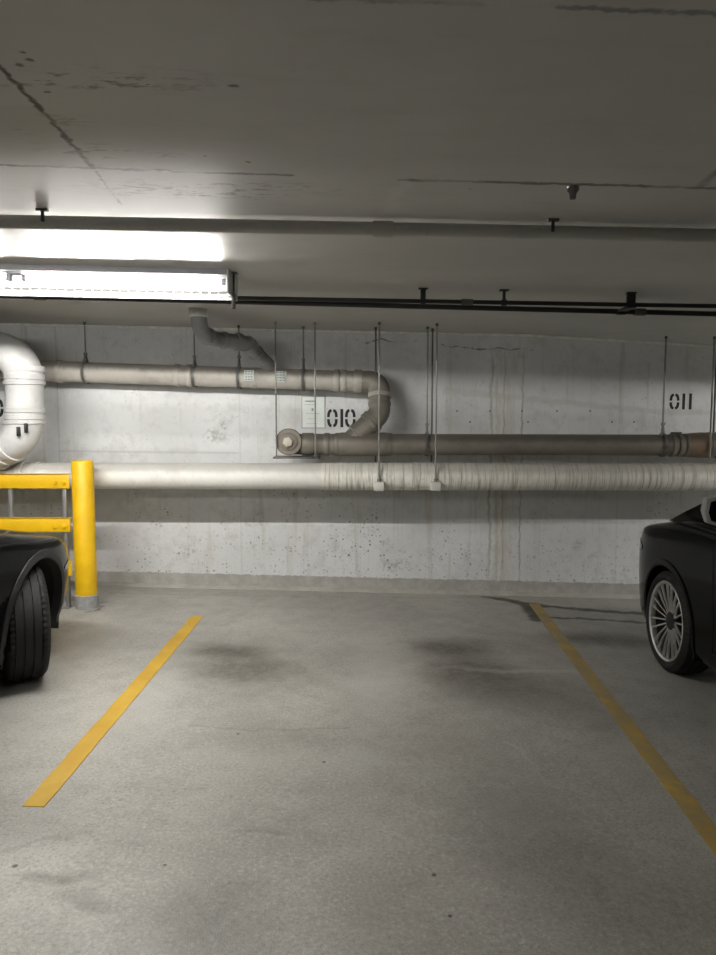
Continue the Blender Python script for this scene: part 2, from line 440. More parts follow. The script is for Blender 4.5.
# ================================================================== SETTING
X0, X1, YN = -9.0, 9.0, -7.0
bm = bmesh.new()
nx, ny = 36, 28
def slab(bm, top, thick):
    def grid(f):
        return [[bm.verts.new((X0+(X1-X0)*i/nx, YN+(WY+.2-YN)*j/ny, f(X0+(X1-X0)*i/nx, YN+(WY+.2-YN)*j/ny))) for j in range(ny+1)] for i in range(nx+1)]
    a = grid(top); b = grid(lambda x, y: top(x, y)+thick)
    for g in (a, b):
        for i in range(nx):
            for j in range(ny): bm.faces.new((g[i][j], g[i+1][j], g[i+1][j+1], g[i][j+1]))
    for i in range(nx):
        for j in (0, ny): bm.faces.new((a[i][j], a[i+1][j], b[i+1][j], b[i][j]))
    for j in range(ny):
        for i in (0, nx): bm.faces.new((a[i][j], a[i][j+1], b[i][j+1], b[i][j]))
slab(bm, lambda x, y: fz(x), -.2)
tag(obj('floor', bm, M['floor']), kind='structure')
bm = bmesh.new(); slab(bm, zc, .25)
tag(obj('ceiling', bm, M['ceiling']), kind='structure')
bm = bmesh.new(); box(bm, (X0, WY, -.15), (X1, WY+.19, 2.75))
tag(obj('wall_back', bm, M['wall'], smooth=0), kind='structure')
# cove of mortar where wall meets floor
bm = bmesh.new()
vs = [[bm.verts.new((x, y, z+fz(x))) for (y, z) in ((WY+.01, -.01), (WY+.01, .03), (WY-.012, .026), (WY-.05, .006), (WY-.06, -.01))] for x in [X0+.5*i for i in range(37)]]
for a, b in zip(vs, vs[1:]):
    for i in range(5): bm.faces.new((a[i], a[(i+1) % 5], b[(i+1) % 5], b[i]))
tag(obj('baseboard_back', bm, plain('mortar_cove', (.37, .36, .32), .7, scale=8)), kind='structure')

bm = bmesh.new(); tube(bm, [(-8.5+.25*i, WY-.006, zc(-8.5+.25*i, WY)-.008) for i in range(69)], .013, 8)
tag(obj('trim_1', bm, plain('pale_joint_filler', (.80, .79, .74), .6)), kind='structure')
# parking lines
def stripe(a, b, w, label, mat):
    d = (b-a); d.z = 0; s = Vector((-d.y, d.x, 0)).normalized()*w/2
    t = thing('parking_line', label, 'road marking', (a.x, a.y, fz(a.x)), 'painted bay lines')
    bm = bmesh.new(); n = 40; rows = []
    for i in range(n+1):
        p = a.lerp(b, i/n)
        row = []
        for sg in (-1, 1):
            q = p+s*sg*(1+random.uniform(-.05, .05))
            row.append((bm.verts.new((q.x, q.y, fz(q.x)-.004)), bm.verts.new((q.x, q.y, fz(q.x)+.003))))
        rows.append(row)
    for r0, r1 in zip(rows, rows[1:]):
        bm.faces.new((r0[0][1], r0[1][1], r1[1][1], r1[0][1]))
        for k in (0, 1): bm.faces.new((r0[k][0], r0[k][1], r1[k][1], r1[k][0]))
    for r_ in (rows[0], rows[-1]): bm.faces.new((r_[0][0], r_[1][0], r_[1][1], r_[0][1]))
    o = obj('parking_line', bm, mat, smooth=0)
    bpy.data.objects.remove(t)
    return tag(o, label, 'road marking', 'painted bay lines')
stripe(PF(197.5, 616.5), PF(33, 807), .097, 'yellow painted bay line on the floor, bright one nearer the bollard', M['line'])
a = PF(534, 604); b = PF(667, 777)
stripe(a, a+(b-a)*1.22, .094, 'yellow painted bay line on the floor, worn one coloured in shade, beside the silver-wheeled car', M['line_worn_shaded'])

# ================================================================== LIGHT FITTING
def lamp_fixture(x0, x1, y, label, tube_mat, hood=True, drop=0.0):
    # x0..x1 along the row, y centre line
    cx = (x0+x1)/2; zt = zc(cx, y)-drop
    t = thing('fluorescent_light', label, 'ceiling light', (cx, y, zt))
    L2 = (x1-x0)/2; TL = math.atan(TILT)
    def rot(o): o.rotation_euler = (0, TL, 0); o.parent = t; return o
    bm = bmesh.new()
    box(bm, (-L2, -.11, -.012), (L2, .17, .004))               # pan
    lf, lb = (-.036, -.075) if hood else (-.025, -.025)
    box(bm, (-L2, -.115, lf), (L2, -.104, .004), .002)          # front lip
    box(bm, (-L2, .164, lb), (L2, .175, .004), .002)           # back reflector lip, shaped to keep light off the upper wall
    box(bm, (-L2, -.04, -.036), (L2, .04, -.005), .004)        # ballast cover
    rot(obj('housing', bm, M['lamp_grey']))
    for sx in (-1, 1):
        bm = bmesh.new()
        box(bm, (sx*L2-.006, -.115, -.130 if hood else -.03), (sx*L2+.006, .175, .003), .002)
        rot(obj('end_plate', bm, M['lamp_white']))
    n = max(1, round((x1-x0)/1.2)); step = (x1-x0)/n
    for i in range(n):
        xa = -L2+i*step+.045; xb = -L2+(i+1)*step-.045
        bm = bmesh.new(); tube(bm, [(xa, 0, -.050), (xb, 0, -.050)], .009, 12)
        rot(obj('tube', bm, tube_mat))
        for xs in (xa, xb):
            bm = bmesh.new(); box(bm, (xs-.014, -.016, -.072), (xs+.014, .016, -.012), .003)
            rot(obj('lamp_holder', bm, M['lamp_grey']))
    bm = bmesh.new()                                            # lens at the wall side
    box(bm, (-L2+.01, .166, -.125), (L2-.01, .169, -.075)); rot(obj('lens', bm, M['lens'], smooth=0))
    bm = bmesh.new()                                            # wire guard
    for zz in (-.100, -.126):
        tube(bm, [(-L2, .160, zz), (L2, .160, zz)], .0012, 6)
    for yy in (-.04, .03, .10): tube(bm, [(-L2, yy, -.127), (L2, yy, -.127)], .0010, 6)
    k = int((x1-x0)/.052)
    for i in range(k+1):
        xx = -L2+(x1-x0)*i/k
        tube(bm, [(xx, .160, -.075), (xx, .160, -.127), (xx, -.04, -.127)], .0018, 5)
    rot(obj('wire_guard', bm, M['lamp_white']))
    bm = bmesh.new()
    xx = L2+.014
    tube(bm, [(xx, .0, .01), (xx, .0, -.20)], .006, 8); box(bm, (xx-.010, -.012, -.20), (xx+.010, .012, -.12), .002)
    box(bm, (xx-.02, -.03, -.004), (xx+.02, .03, .01))
    rot(obj('hanger_bracket', bm, M['dark_steel']))
    if drop:
        for sx in (-.8, .8):
            bm = bmesh.new(); tube(bm, [(sx*L2, 0, -.01), (sx*L2, 0, drop+.02)], .006, 8); rot(obj('suspension_rod', bm, M['dark_steel']))
    return t
LY = 4.10
xr = P(231.5, 282, LY).x
lamp_fixture(xr-2.42, xr, LY, 'long lit fluorescent light fitting under the ceiling, two tubes end to end', M['tube'])
lamp_fixture(-3.65, -1.25, 1.75, 'lit fluorescent light fitting nearer the aisle, out of frame on the left', M['tube_near'], False, .26)
lamp_fixture(4.9, 7.3, LY, 'added fluorescent light fitting out of frame on the right, brightening the wall', M['tube_added'])  # unseen fitting added to brighten the right end of the wall

# ================================================================== CEILING PIPES
SY = 2.93
def tilt_line(px, py, Y, xa, xb, drop_extra=0.0):
    p = P(px, py, Y); return [Vector((x, Y, p.z-TILT*(x-p.x))) for x in (xa, xb)]
t = thing('sprinkler_pipe', 'pale painted sprinkler pipe hung close under the ceiling, in front of the light', 'pipe', (0, SY, zc(0, SY)))
a, b = tilt_line(46, 222.5, SY, -7, 7)
bm = bmesh.new(); tube(bm, [a, b], .027, 20); keep(obj('pipe_run', bm, M['ceiling_pipe']), t)
for px in (383, -60):
    p = P(px, 228, SY); zz = a.z-TILT*(p.x-a.x)
    bm = bmesh.new(); tube(bm, [(p.x-.04, SY, zz), (p.x+.04, SY, zz-TILT*.08)], .033, 20); keep(obj('coupling', bm, M['ceiling_pipe']), t)
for px in (46, 551):
    x = P(px, 222, SY).x; zz = a.z-TILT*(x-a.x); zt = zc(x, SY)
    h = thing('pipe_hanger', 'short dark T-shaped hanger of the sprinkler pipe, ' + ('left, above the lit light fitting' if px < 100 else 'right, before the bare ceiling'), 'hanger', (x, SY-.03, zt), 'sprinkler pipe hangers')
    bm = bmesh.new(); box(bm, (x-.022, SY-.042, zt-.008), (x+.022, SY-.018, zt+.004), .001); keep(obj('ceiling_plate', bm, M['dark_steel']), h)
    bm = bmesh.new(); box(bm, (x-.006, SY-.034, zz-.004), (x+.006, SY-.026, zt), .001); keep(obj('strap', bm, M['dark_steel']), h)

kp = PC(573, 187)
bm = bmesh.new(); lathe(bm, [(-.01, .022), (.012, .020), (.022, .012), (.04, .010), (.042, .004)], 16, Matrix.Translation(kp) @ Matrix.Rotation(PI/2, 4, 'Y'))
tag(obj('ceiling_anchor', bm, M['galv']), 'small metal anchor bolt poking from the bare ceiling on the right', 'bolt')
# two black conduits
for i, (Y, pa, pb, r, lab) in enumerate(((4.46, (240, 298.2), (716, 306.2), .013, 'upper'), (4.62, (240, 301.8), (716, 314.0), .0165, 'lower'))):
    p = P(*pa, Y); q = P(*pb, Y); d = (q-p)/(q.x-p.x)
    bm = bmesh.new(); tube(bm, [p+d*(-6-p.x), p+d*(7-p.x)], r, 14)
    t = thing('conduit', lab+' of the two thin black conduits under the ceiling, behind the light', 'pipe', v3(p), 'black conduits under the ceiling')
    keep(obj('conduit_run', bm, M['black_pipe']), t)
    for px in ((467, -100) if i == 0 else (640, 40)):
        x = P(px, 304, Y).x; cc = p+d*(x-p.x)
        bm = bmesh.new(); tube(bm, [cc-d*.035, cc+d*.035], r+.006, 14); keep(obj('coupling', bm, M['dark_steel']), t)
    if i == 0: cond = (p, d)
    else: cond2 = (p, d)
for px, wide, lab in ((423, 1, 'left of three'), (504, 0, 'middle of three'), (631, 2, 'right of three, wide black clamp')):
    p, d = cond; x = P(px, 300, 4.46).x; cc = p+d*(x-p.x); zt = zc(x, 4.46)
    h = thing('conduit_hanger', 'short black hanger holding the black conduits, '+lab, 'hanger', (x, 4.46, zt), 'black conduit hangers')
    bm = bmesh.new(); box(bm, (x-.028, 4.44, zt-.007), (x+.028, 4.48, zt+.004), .001); keep(obj('ceiling_plate', bm, M['black_pipe']), h)
    w = (.008, .016, .026)[wide]
    bm = bmesh.new(); box(bm, (x-w, 4.45, cc.z), (x+w, 4.47, zt), .002); keep(obj('strap', bm, M['black_pipe']), h)
    if wide == 2:
        p2, d2 = cond2; c2 = p2+d2*(x-p2.x)
        bm = bmesh.new(); box(bm, (x-.03, 4.44, cc.z-.02), (x+.03, 4.645, cc.z-.008), .002); box(bm, (x-.026, 4.60, c2.z-.02), (x+.026, 4.64, cc.z-.01), .002)
        keep(obj('clamp', bm, M['black_pipe']), h)
    else:
        bm = bmesh.new(); tube(bm, [cc-d*.015, cc+d*.015], .019, 14); keep(obj('clamp', bm, M['black_pipe']), h)

# ================================================================== WALL PIPES
def ring(parent, pos, direction, r, w, m, name='coupling'):
    d = Vector(direction).normalized(); bm = bmesh.new()
    tube(bm, [pos-d*w/2, pos-d*w*.42, pos+d*w*.42, pos+d*w/2], [r*.97, r, r, r*.97], 32)
    return keep(obj(name, bm, m), parent)
# ---- big insulated pipe
BY = 6.2; RB = .114
zb = P(200, 476, BY).z; zb2 = P(660, 477, BY).z
def BP(x):
    xa = P(200, 476, BY).x; xb = P(660, 477, BY).x; return Vector((x, BY, zb+(zb2-zb)*(x-xa)/(xb-xa)))
big = thing('insulated_pipe', 'thick white jacketed pipe running level along the wall below all other pipes', 'pipe', v3(BP(0)))
xs = P(322, 476, BY).x
bm = bmesh.new(); tube(bm, [BP(-6), BP(xs)], RB, 40); keep(obj('smooth_jacket', bm, M['white_jacket']), big)
bm = bmesh.new(); tube(bm, [BP(xs+.02*i) for i in range(0, 276)], [RB+.003+random.uniform(-.0018, .0018) for i in range(276)], 40)
o = keep(obj('wrapped_jacket', bm, M['wrap']), big); o['label'] = 'streaked tape-wrapped stretch'
for px in (341, 415, 660): ring(big, BP(P(px, 476, BY).x), (1, 0, 0), RB+.008, .03, M['wrap'], 'band')
for px in (23, 36): ring(big, BP(P(px, 476, BY).x), (1, 0, 0), RB+.010, .05, M['white_jacket'], 'band')

# ---- white vertical pipe on the left
VY = 5.96; RV = .149
drop = thing('vertical_pipe', 'fat white pipe bending down the wall at the left edge beside the rail', 'pipe', v3(P(24.5, 400, VY)))
ctrl = [P(-200, 351, VY), P(24.5, 350, VY), P(24.5, 436, VY), BP(P(-45, 476, BY).x)]
path = fillet(ctrl, .24, 12)
bm = bmesh.new(); tube(bm, path, RV, 40); keep(obj('pipe_run', bm, M['white_pvc']), drop)
for py, w in ((369, .05), (377, .05), (383, .035), (410, .045), (417, .045), (422, .03)):
    ring(drop, P(24.5, py, VY), (0, 0, 1), RV+(.008 if w > .04 else .014), w, M['white_pvc'], 'band')
d = (ctrl[3]-ctrl[2]).normalized(); e = ctrl[2]
for s_, rr in ((.17, .012), (.27, .010), (.34, .012)): ring(drop, e+d*s_, d, RV+rr, .05, M['white_pvc'], 'band')
for px, py in ((18, 431), (25.5, 427.5)):
    p = P(px, py, VY-RV-.012); bm = bmesh.new(); box(bm, (p.x-.011, p.y-.012, p.z-.045), (p.x+.011, p.y+.03, p.z+.035), .008); keep(obj('clamp_bolt', bm, M['black_pipe']), drop)

# ---- upper drain pipe with the J bend
UY = 6.3; TY = 6.48; RU = .0915; RM = .092
pa = P(45, 371, TY); pb = P(350, 381, TY)
du = (pb-pa)/(pb.x-pa.x)
def UP(px): return pa+du*(P(px, 376, TY).x-pa.x)
upper = thing('drain_pipe', 'upper dusty pipe sloping along the wall and hooking down beside the 010 number', 'pipe', v3(UP(200)))
end = UP(350)
mid_z = P(450, 444.5, UY).z; mid_z2 = P(650, 445, UY).z
def MP(px):
    x0_ = P(450, 444, UY).x; x1_ = P(650, 444, UY).x; x = P(px, 444, UY).x
    return Vector((x, UY, mid_z+(mid_z2-mid_z)*(x-x0_)/(x1_-x0_)))
bm = bmesh.new(); tube(bm, [pa+du*(-7-pa.x), UP(360)], RU, 36); keep(obj('pipe_run', bm, M['upper_pipe']), upper)
ctrl = [UP(357), P(379.5, 381.5, 6.46), P(379.5, 414, 6.36), P(346, 446, UY)]
dd = (ctrl[3]-ctrl[2]).normalized(); wye_axis = (ctrl[3].copy(), -dd); ctrl[3] = ctrl[3]-dd*.17
bm = bmesh.new(); tube(bm, fillet(ctrl, .115, 12), RU+.004, 36); o = keep(obj('bend', bm, M['grey_pipe']), upper)
for px in (60, 178, 190, 255, 337, 344): ring(upper, UP(px), du, RU+(.010 if px != 255 else .004), .05, M['upper_pipe'])
ring(upper, UP(358), du, RU+.014, .07, M['upper_pipe'])
ring(upper, P(379.5, 396, 6.415), (0, .33, 1), RU+.012, .035, M['upper_pipe'])
ring(upper, P(379.5, 404, 6.39), (0, .33, 1), RU+.010, .03, M['grey_pipe'])
for s_ in (.085, .12): ring(upper, ctrl[2]+dd*s_, dd, RU+.014, .028, M['grey_pipe'])
for px, w in ((250.5, .045), (282, .05)):          # printed pipe markers
    p = UP(px); bm = bmesh.new()
    n = 8; rows = []
    for i in range(n+1):
        an = R(-20+60*i/n)
        rows.append([bm.verts.new((p.x+sx*w, p.y-math.cos(an)*(RU+.006), p.z+math.sin(an)*(RU+.006))) for sx in (-1, 1)])
    for r0, r1 in zip(rows, rows[1:]): bm.faces.new((r0[0], r0[1], r1[1], r1[0]))
    bmesh.ops.solidify(bm, geom=bm.faces[:], thickness=.003)
    o = keep(obj('pipe_marker', bm, M['paper']), upper)
    bm = bmesh.new()
    for i in range(4):
        an = R(-12+14*i)
        for q in range(3):
            yy = p.y-math.cos(an)*(RU+.0075); z_ = p.z+math.sin(an)*(RU+.0075)
            xx = p.x-w*.75+w*.55*q
            box(bm, (xx, yy-.001, z_-.004), (xx+w*.4, yy+.004, z_+.004))
    g = keep(obj('print', bm, M['ink'], smooth=0), upper)

# ---- lower drain pipe with wye and cleanout
low = thing('drain_pipe', 'lower dusty grey pipe running right along the wall from the plugged cleanout', 'pipe', v3(MP(450)))
bm = bmesh.new(); tube(bm, [MP(293), MP(800)], RM, 36); keep(obj('pipe_run', bm, M['grey_pipe']), low)
bm = bmesh.new(); tube(bm, [wye_axis[0], wye_axis[0]+wye_axis[1]*.13, wye_axis[0]+wye_axis[1]*.135, wye_axis[0]+wye_axis[1]*.17], [RM, RM, RM+.012, RM+.012], 30); tube(bm, [MP(338), MP(341), MP(386), MP(389)], [RM+.004, RM+.012, RM+.012, RM+.004], 36)
keep(obj('wye', bm, M['grey_pipe']), low)
for px, w in ((308, .10), (327, .05), (338, .05), (388, .06)): ring(low, MP(px), (1, 0, 0), RM+.008, w, M['grey_pipe'])
c0 = MP(290); c0 = Vector((c0.x, UY, P(290, 441.5, UY).z))
T = Matrix.Translation(c0) @ Matrix.Rotation(-PI/2, 4, 'Z')          # axial +X -> -Y
bm = bmesh.new(); lathe(bm, [(-.09, RM+.004), (.05, RM+.004), (.055, RM+.022), (.105, RM+.024), (.112, RM+.016)], 40, T)
keep(obj('cleanout_hub', bm, M['hub']), low)
bm = bmesh.new(); lathe(bm, [(.10, RM*.86), (.118, RM*.86), (.124, RM*.78)], 36, T)
keep(obj('cleanout_plug', bm, M['hub']), low)
bm = bmesh.new(); lathe(bm, [(.118, .046), (.145, .045), (.150, .038)], 6, T @ Matrix.Translation((0, -.005, 0)) @ Matrix.Rotation(.25, 4, 'X'))
keep(obj('plug_nut', bm, plain('pale_dusty_brass', (.56, .52, .44), .5)), low)
# right hand joints
for px, w in ((672, .04), (679, .04), (686, .05)): ring(low, MP(px), (1, 0, 0), RM+.010, w, M['grey_pipe'])
bm = bmesh.new(); tube(bm, [MP(683), MP(690), MP(700), MP(708)], [RM+.006, RM+.014, RM+.020, RM+.018], 36); keep(obj('reducer', bm, M['brown_pipe']), low)
for px in (710, 718): ring(low, MP(px), (1, 0, 0), RM+.022, .05, M['grey_pipe'])
bm = bmesh.new()
for i in range(5):
    p = MP(671+2.2*i); box(bm, (p.x-.006, UY-.02, p.z+RM), (p.x+.006, UY+.01, p.z+RM+.022), .002)
keep(obj('clamp_screws', bm, M['dark_steel']), low)

# ---- offset pipe from the ceiling
c = PC(198, 309)
OY = c.y
off = thing('offset_pipe', 'dark grey pipe snaking from the ceiling down into the upper pipe, beside the light', 'pipe', v3(c))
ctrl = [Vector((c.x, c.y, zc(c.x, c.y)+.03)), P(200, 333, OY+.05), P(214, 339, OY+.30), P(246, 343, 6.05), UP(272)+Vector((-.015, -.02, .105))]
bm = bmesh.new(); tube(bm, fillet(ctrl, .16, 10), .062, 28); keep(obj('pipe_run', bm, M['offset_pipe']), off)
bm = bmesh.new(); tube(bm, [Vector((c.x, c.y, zc(c.x, c.y)+.004)), Vector((c.x, c.y, zc(c.x, c.y)-.06))], .070, 28); o = keep(obj('ceiling_collar', bm, M['white_pvc']), off); o['label'] = 'pale collar'
for i, s_, w, rr in ((1, .55, .03, .070), (2, .30, .04, .070), (2, .75, .05, .074), (3, .10, .08, .074), (3, .42, .03, .069)):
    p = ctrl[i].lerp(ctrl[i+1], s_); ring(off, p, ctrl[i+1]-ctrl[i], rr, w, M['offset_pipe'])

# ---- hangers
def rod_hanger(px, Y, ybot, label, kind, target=None, topless=0):
    p = P(px, ybot, Y); zt = zc(p.x, Y)
    h = thing('pipe_hanger', label, 'hanger', (p.x, Y, zt), 'threaded rod pipe hangers')
    bm = bmesh.new(); tube(bm, [(p.x, Y, zt+.01), (p.x, Y, p.z)], .0085 if px > 640 else .0072, 8); keep(obj('rod', bm, M['galv'] if kind != 'dark' else M['dark_steel']), h)
    bm = bmesh.new(); tube(bm, [(p.x, Y, zt+.005), (p.x, Y, zt-.022)], .012, 6); keep(obj('nut', bm, M['dark_steel']), h)
    if kind == 'clevis':
        cpt, r = target
        bm = bmesh.new()
        n = 24; prev = None
        for i in range(n+1):
            an = 2*PI*i/n; q = Vector((p.x, cpt.y+math.sin(an)*(r+.012), cpt.z+math.cos(an)*(r+.012)))
            row = [bm.verts.new(q+Vector((sx*.014, 0, 0))) for sx in (-1, 1)]
            if prev: bm.faces.new((prev[0], prev[1], row[1], row[0]))
            prev = row
        bmesh.ops.solidify(bm, geom=bm.faces[:], thickness=.006)
        for sg in (-1, 1): tube(bm, [(p.x, Y, p.z), (p.x+sg*(.035 if px > 640 else .0), cpt.y+sg*r*.62, cpt.z+r*.85)], .009, 6)
        box(bm, (p.x-.014, Y-.016, p.z-.012), (p.x+.014, Y+.016, p.z+.014), .003)
        keep(obj('clevis', bm, M['galv']), h)
    if kind == 'block':
        bm = bmesh.new(); box(bm, (p.x-.042, Y-.03, p.z-.055), (p.x+.042, Y+.05, p.z+.02), .006); keep(obj('clamp_block', bm, M['white_jacket']), h)
        bm = bmesh.new(); tube(bm, [(p.x, Y, p.z+.015), (p.x, Y, p.z+.045)], .016, 6); keep(obj('nut', bm, M['galv']), h)
    return h
for px, lab in ((85.5, 'leftmost, above the bollard'), (194.5, 'below the ceiling end of the snaking pipe'), (239, 'under the snaking pipe')):
    rod_hanger(px, TY, 354 if px < 100 else 357, 'thin rod and clevis holding the upper pipe, '+lab, 'clevis', (UP(px), RU))
# trapeze at the cleanout
RY = 6.17
h = thing('pipe_hanger', 'rod pair with a bar carrying the cleanout end of the lower pipe, left of sign', 'hanger', (P(296, 330, RY).x, RY, zc(0, RY)), 'threaded rod pipe hangers')
for px in (276.5, 315.5):
    p = P(px, 457, RY); zt = zc(p.x, p.y)
    bm = bmesh.new(); tube(bm, [(p.x, p.y, zt+.01), (p.x, p.y, p.z)], .0062, 8); keep(obj('rod', bm, M['galv']), h)
    bm = bmesh.new(); tube(bm, [(p.x, p.y, zt+.005), (p.x, p.y, zt-.022)], .012, 6); keep(obj('nut', bm, M['galv']), h)
a = P(276.5, 457, RY); b = P(315.5, 457, RY); zbar = MP(300).z-RM-.020
bm = bmesh.new(); box(bm, (a.x-.03, RY-.02, zbar-.008), (b.x+.03, UY+.06, zbar+.008), .003); keep(obj('cross_bar', bm, M['dark_steel']), h)
rod_hanger(303.5, TY, 360, 'thin rod and clevis holding the upper pipe, above the notice sheet', 'clevis', (UP(303.5), RU))
rod_hanger(375.5, UY+.11, 462, 'dark thin rod behind the hooked bend of the upper pipe', 'dark')
rod_hanger(379, BY-RB-.018, 484, 'bright rod ending in a clamp on the thick white pipe, crossing the hooked bend', 'block')
rod_hanger(427, UY, 425, 'rod and clevis holding the lower grey pipe, left of three rods', 'clevis', (MP(427), RM))
rod_hanger(431.5, UY+.11, 462, 'dark rod behind the lower grey pipe, middle of three rods', 'dark')
rod_hanger(435.5, BY-RB-.018, 484, 'bright rod ending in a clamp on the thick white pipe, right of three rods', 'block')
rod_hanger(663, UY, 424, 'rod and wide clevis holding the lower grey pipe, left of the 011 number', 'clevis', (MP(663), RM))
rod_hanger(709.5, UY-.12, 460, 'pale rod right of the 011 number, nearest it', 'plain')
rod_hanger(713.5, UY+.12, 433, 'rod at the right edge with a short bar over the grey pipe', 'dark')

# ================================================================== WALL MARKS
def stencil(chars, label, x_px, y0, y1, w_px, gaps):
    c = P((x_px[0]), (y0+y1)/2, WY)
    t = thing('stencilled_number', label, 'number', (c.x, WY-.001, c.z), 'stencilled bay numbers on the wall')
    zt = P(x_px[0], y0, WY).z; zb_ = P(x_px[0], y1, WY).z; hh = (zt-zb_)/2; zm = (zt+zb_)/2
    ww = (P(x_px[0]+w_px, y0, WY).x-P(x_px[0], y0, WY).x)/2
    st = ww*.50
    def arc(bm, cx, cz, rx, rz, a0, a1, s_):
        n = 10; prev = None
        for i in range(n+1):
            a = R(a0+(a1-a0)*i/n); ca, sa = math.cos(a), math.sin(a)
            e = .72
            f = lambda v: math.copysign(abs(v)**e, v)
            row = [bm.verts.new((cx+f(ca)*q[0], WY+.001, cz+f(sa)*q[1])) for q in ((rx, rz), (rx-s_, rz-s_))]
            if prev: bm.faces.new((prev[0], prev[1], row[1], row[0]))
            prev = row
    for ch, x in zip(chars, x_px):
        bm = bmesh.new(); cx = P(x, (y0+y1)/2, WY).x
        if ch == '0':
            for a0, a1 in ((3, 83.5), (96.5, 177), (183, 263.5), (276.5, 357)): arc(bm, cx, zm, ww, hh, a0, a1, st)
        elif ch == '1':
            vs = [bm.verts.new((cx+sx*st*.55, WY+.001, zm+sz*hh)) for sx, sz in ((-1, -1), (1, -1), (1, 1), (-1, 1))]; bm.faces.new(vs)
        elif ch == '9':
            for a0, a1 in ((4, 83), (97, 263), (277, 356)): arc(bm, cx, zm+hh*.42, ww, hh*.58, a0, a1, st)
            vs = [bm.verts.new((cx+dx, WY+.001, zm+dz)) for dx, dz in ((ww-st, -hh*.9), (ww, -hh*.9), (ww, hh*.38), (ww-st, hh*.38))]; bm.faces.new(vs)
            arc(bm, cx, zm-hh*.42, ww, hh*.58, 200, 320, st)
        r = bmesh.ops.extrude_face_region(bm, geom=bm.faces[:])
        for v in r['geom']:
            if isinstance(v, bmesh.types.BMVert): v.co.y -= .004
        keep(obj('digit', bm, M['black_stencil'], smooth=0), t)
stencil('010', 'black stencilled bay number 010 on the white wall', (332.4, 341.8, 350.3), 409, 427.3, 10.6, 0)
stencil('011', 'black stencilled bay number 011 on the white wall', (674.4, 683.6, 690.3), 393.5, 409.5, 9.8, 0)
stencil('009', 'black stencilled bay number 009 on the white wall, half hidden by pipe', (-14, -2, 11), 399, 417, 11, 0)

p = P(302.5, 427.5, WY); q = P(324.5, 397, WY)
sg = thing('notice_sheet', 'white printed notice sheet fixed to the wall beside the 010 number', 'sign', ((p.x+q.x)/2, WY-.004, p.z))
bm = bmesh.new(); box(bm, (p.x, WY-.008, p.z), (q.x, WY+.004, q.z), .001); keep(obj('sheet', bm, M['paper'], smooth=0), sg)
bm = bmesh.new(); box(bm, (p.x-.008, WY-.006, p.z-.008), (q.x+.008, WY+.003, q.z+.008), .001); keep(obj('backing_board', bm, M['ink'], smooth=0), sg)
Wd = q.x-p.x; Hd = q.z-p.z
def bars(f0, f1, v, hgt, n):
    bm = bmesh.new(); x = p.x+Wd*f0; y0, y1 = WY-.0095, WY-.007; za, zb_ = p.z+Hd*v, p.z+Hd*(v+hgt)
    wdt = Wd*(f1-f0)/n
    lo = [bm.verts.new((x, y0, za)), bm.verts.new((x, y0, zb_))]
    for i in range(n):                                   # one strip with notches, too small to read
        xa, xb = x+wdt*.72, x+wdt
        cols = [(xa, za, zb_)] + ([(xa+.0004, za+(zb_-za)*.3, za+(zb_-za)*.4), (xb-.0004, za+(zb_-za)*.3, za+(zb_-za)*.4), (xb, za, zb_)] if i < n-1 else [])
        for cx, ca, cb in cols:
            nx_ = [bm.verts.new((cx, y0, ca)), bm.verts.new((cx, y0, cb))]
            bm.faces.new((lo[0], nx_[0], nx_[1], lo[1])); lo = nx_
        x += wdt
    bmesh.ops.solidify(bm, geom=bm.faces[:], thickness=.0025)
    keep(obj('text_line', bm, M['ink'], smooth=0), sg)
bars(.14, .58, .84, .045, 6); bars(.10, .62, .74, .016, 10); bars(.42, .54, .55, .08, 1); bars(.18, .80, .45, .014, 11); bars(.25, .65, .28, .014, 7); bars(.2, .7, .12, .012, 9)

# ================================================================== BOLLARD AND RAIL
PB = PF(82.8, 610); r = .090
bc = Vector((PB.x, PB.y+r, 0)); z0 = fz(bc.x); ztop = P(82.5, 460.5, bc.y).z
t = thing('bollard', 'yellow steel bollard with a grey sleeve at its foot, beside the parking rail', 'bollard', (bc.x, bc.y, z0))
Z = Matrix.Translation(bc) @ Matrix.Rotation(-PI/2, 4, 'Y')       # axial +X -> +Z
bm = bmesh.new(); lathe(bm, [(z0, r-.002), (ztop-.012, r-.002), (ztop-.003, r-.008), (ztop, r-.02)], 40, Z); keep(obj('post', bm, M['yellow']), t)
zs = P(84, 597, bc.y-r).z
bm = bmesh.new(); lathe(bm, [(z0-.02, r+.004), (zs, r+.004), (zs+.004, r-.001)], 40, Z); keep(obj('base_sleeve', bm, M['grey_sleeve']), t)
GY = bc.y-.03
t = thing('guard_rail', 'yellow steel parking rail with three bars, bolted beside the bollard', 'rail', (bc.x-1, GY, fz(bc.x-1)))
xr_ = bc.x-r-.004; xl = xr_-2.6
for (ya, yb) in ((474, 488.5), (518, 532), (562, 576)):
    zt = P(66, ya, GY-.03).z; zb_ = P(66, yb, GY-.03).z
    bm = bmesh.new(); box(bm, (xl, GY-.03, zb_), (xr_, GY-.018, zt), .003)
    box(bm, (xl, GY-.03, zt-.010), (xr_, GY+.02, zt), .003)
    o = keep(obj('rail', bm, M['yellow']), t)
    for px in (55, 64):
        bp = P(px, yb-7, GY-.03)
        bm = bmesh.new(); T = Matrix.Translation((bp.x, GY-.03, (zt+zb_)/2-.012)) @ Matrix.Rotation(-PI/2, 4, 'Z')
        lathe(bm, [(-.004, .022), (.006, .022), (.007, .016), (.018, .012)], 16, T)
        b_ = keep(obj('bolt', bm, M['yellow']), t)
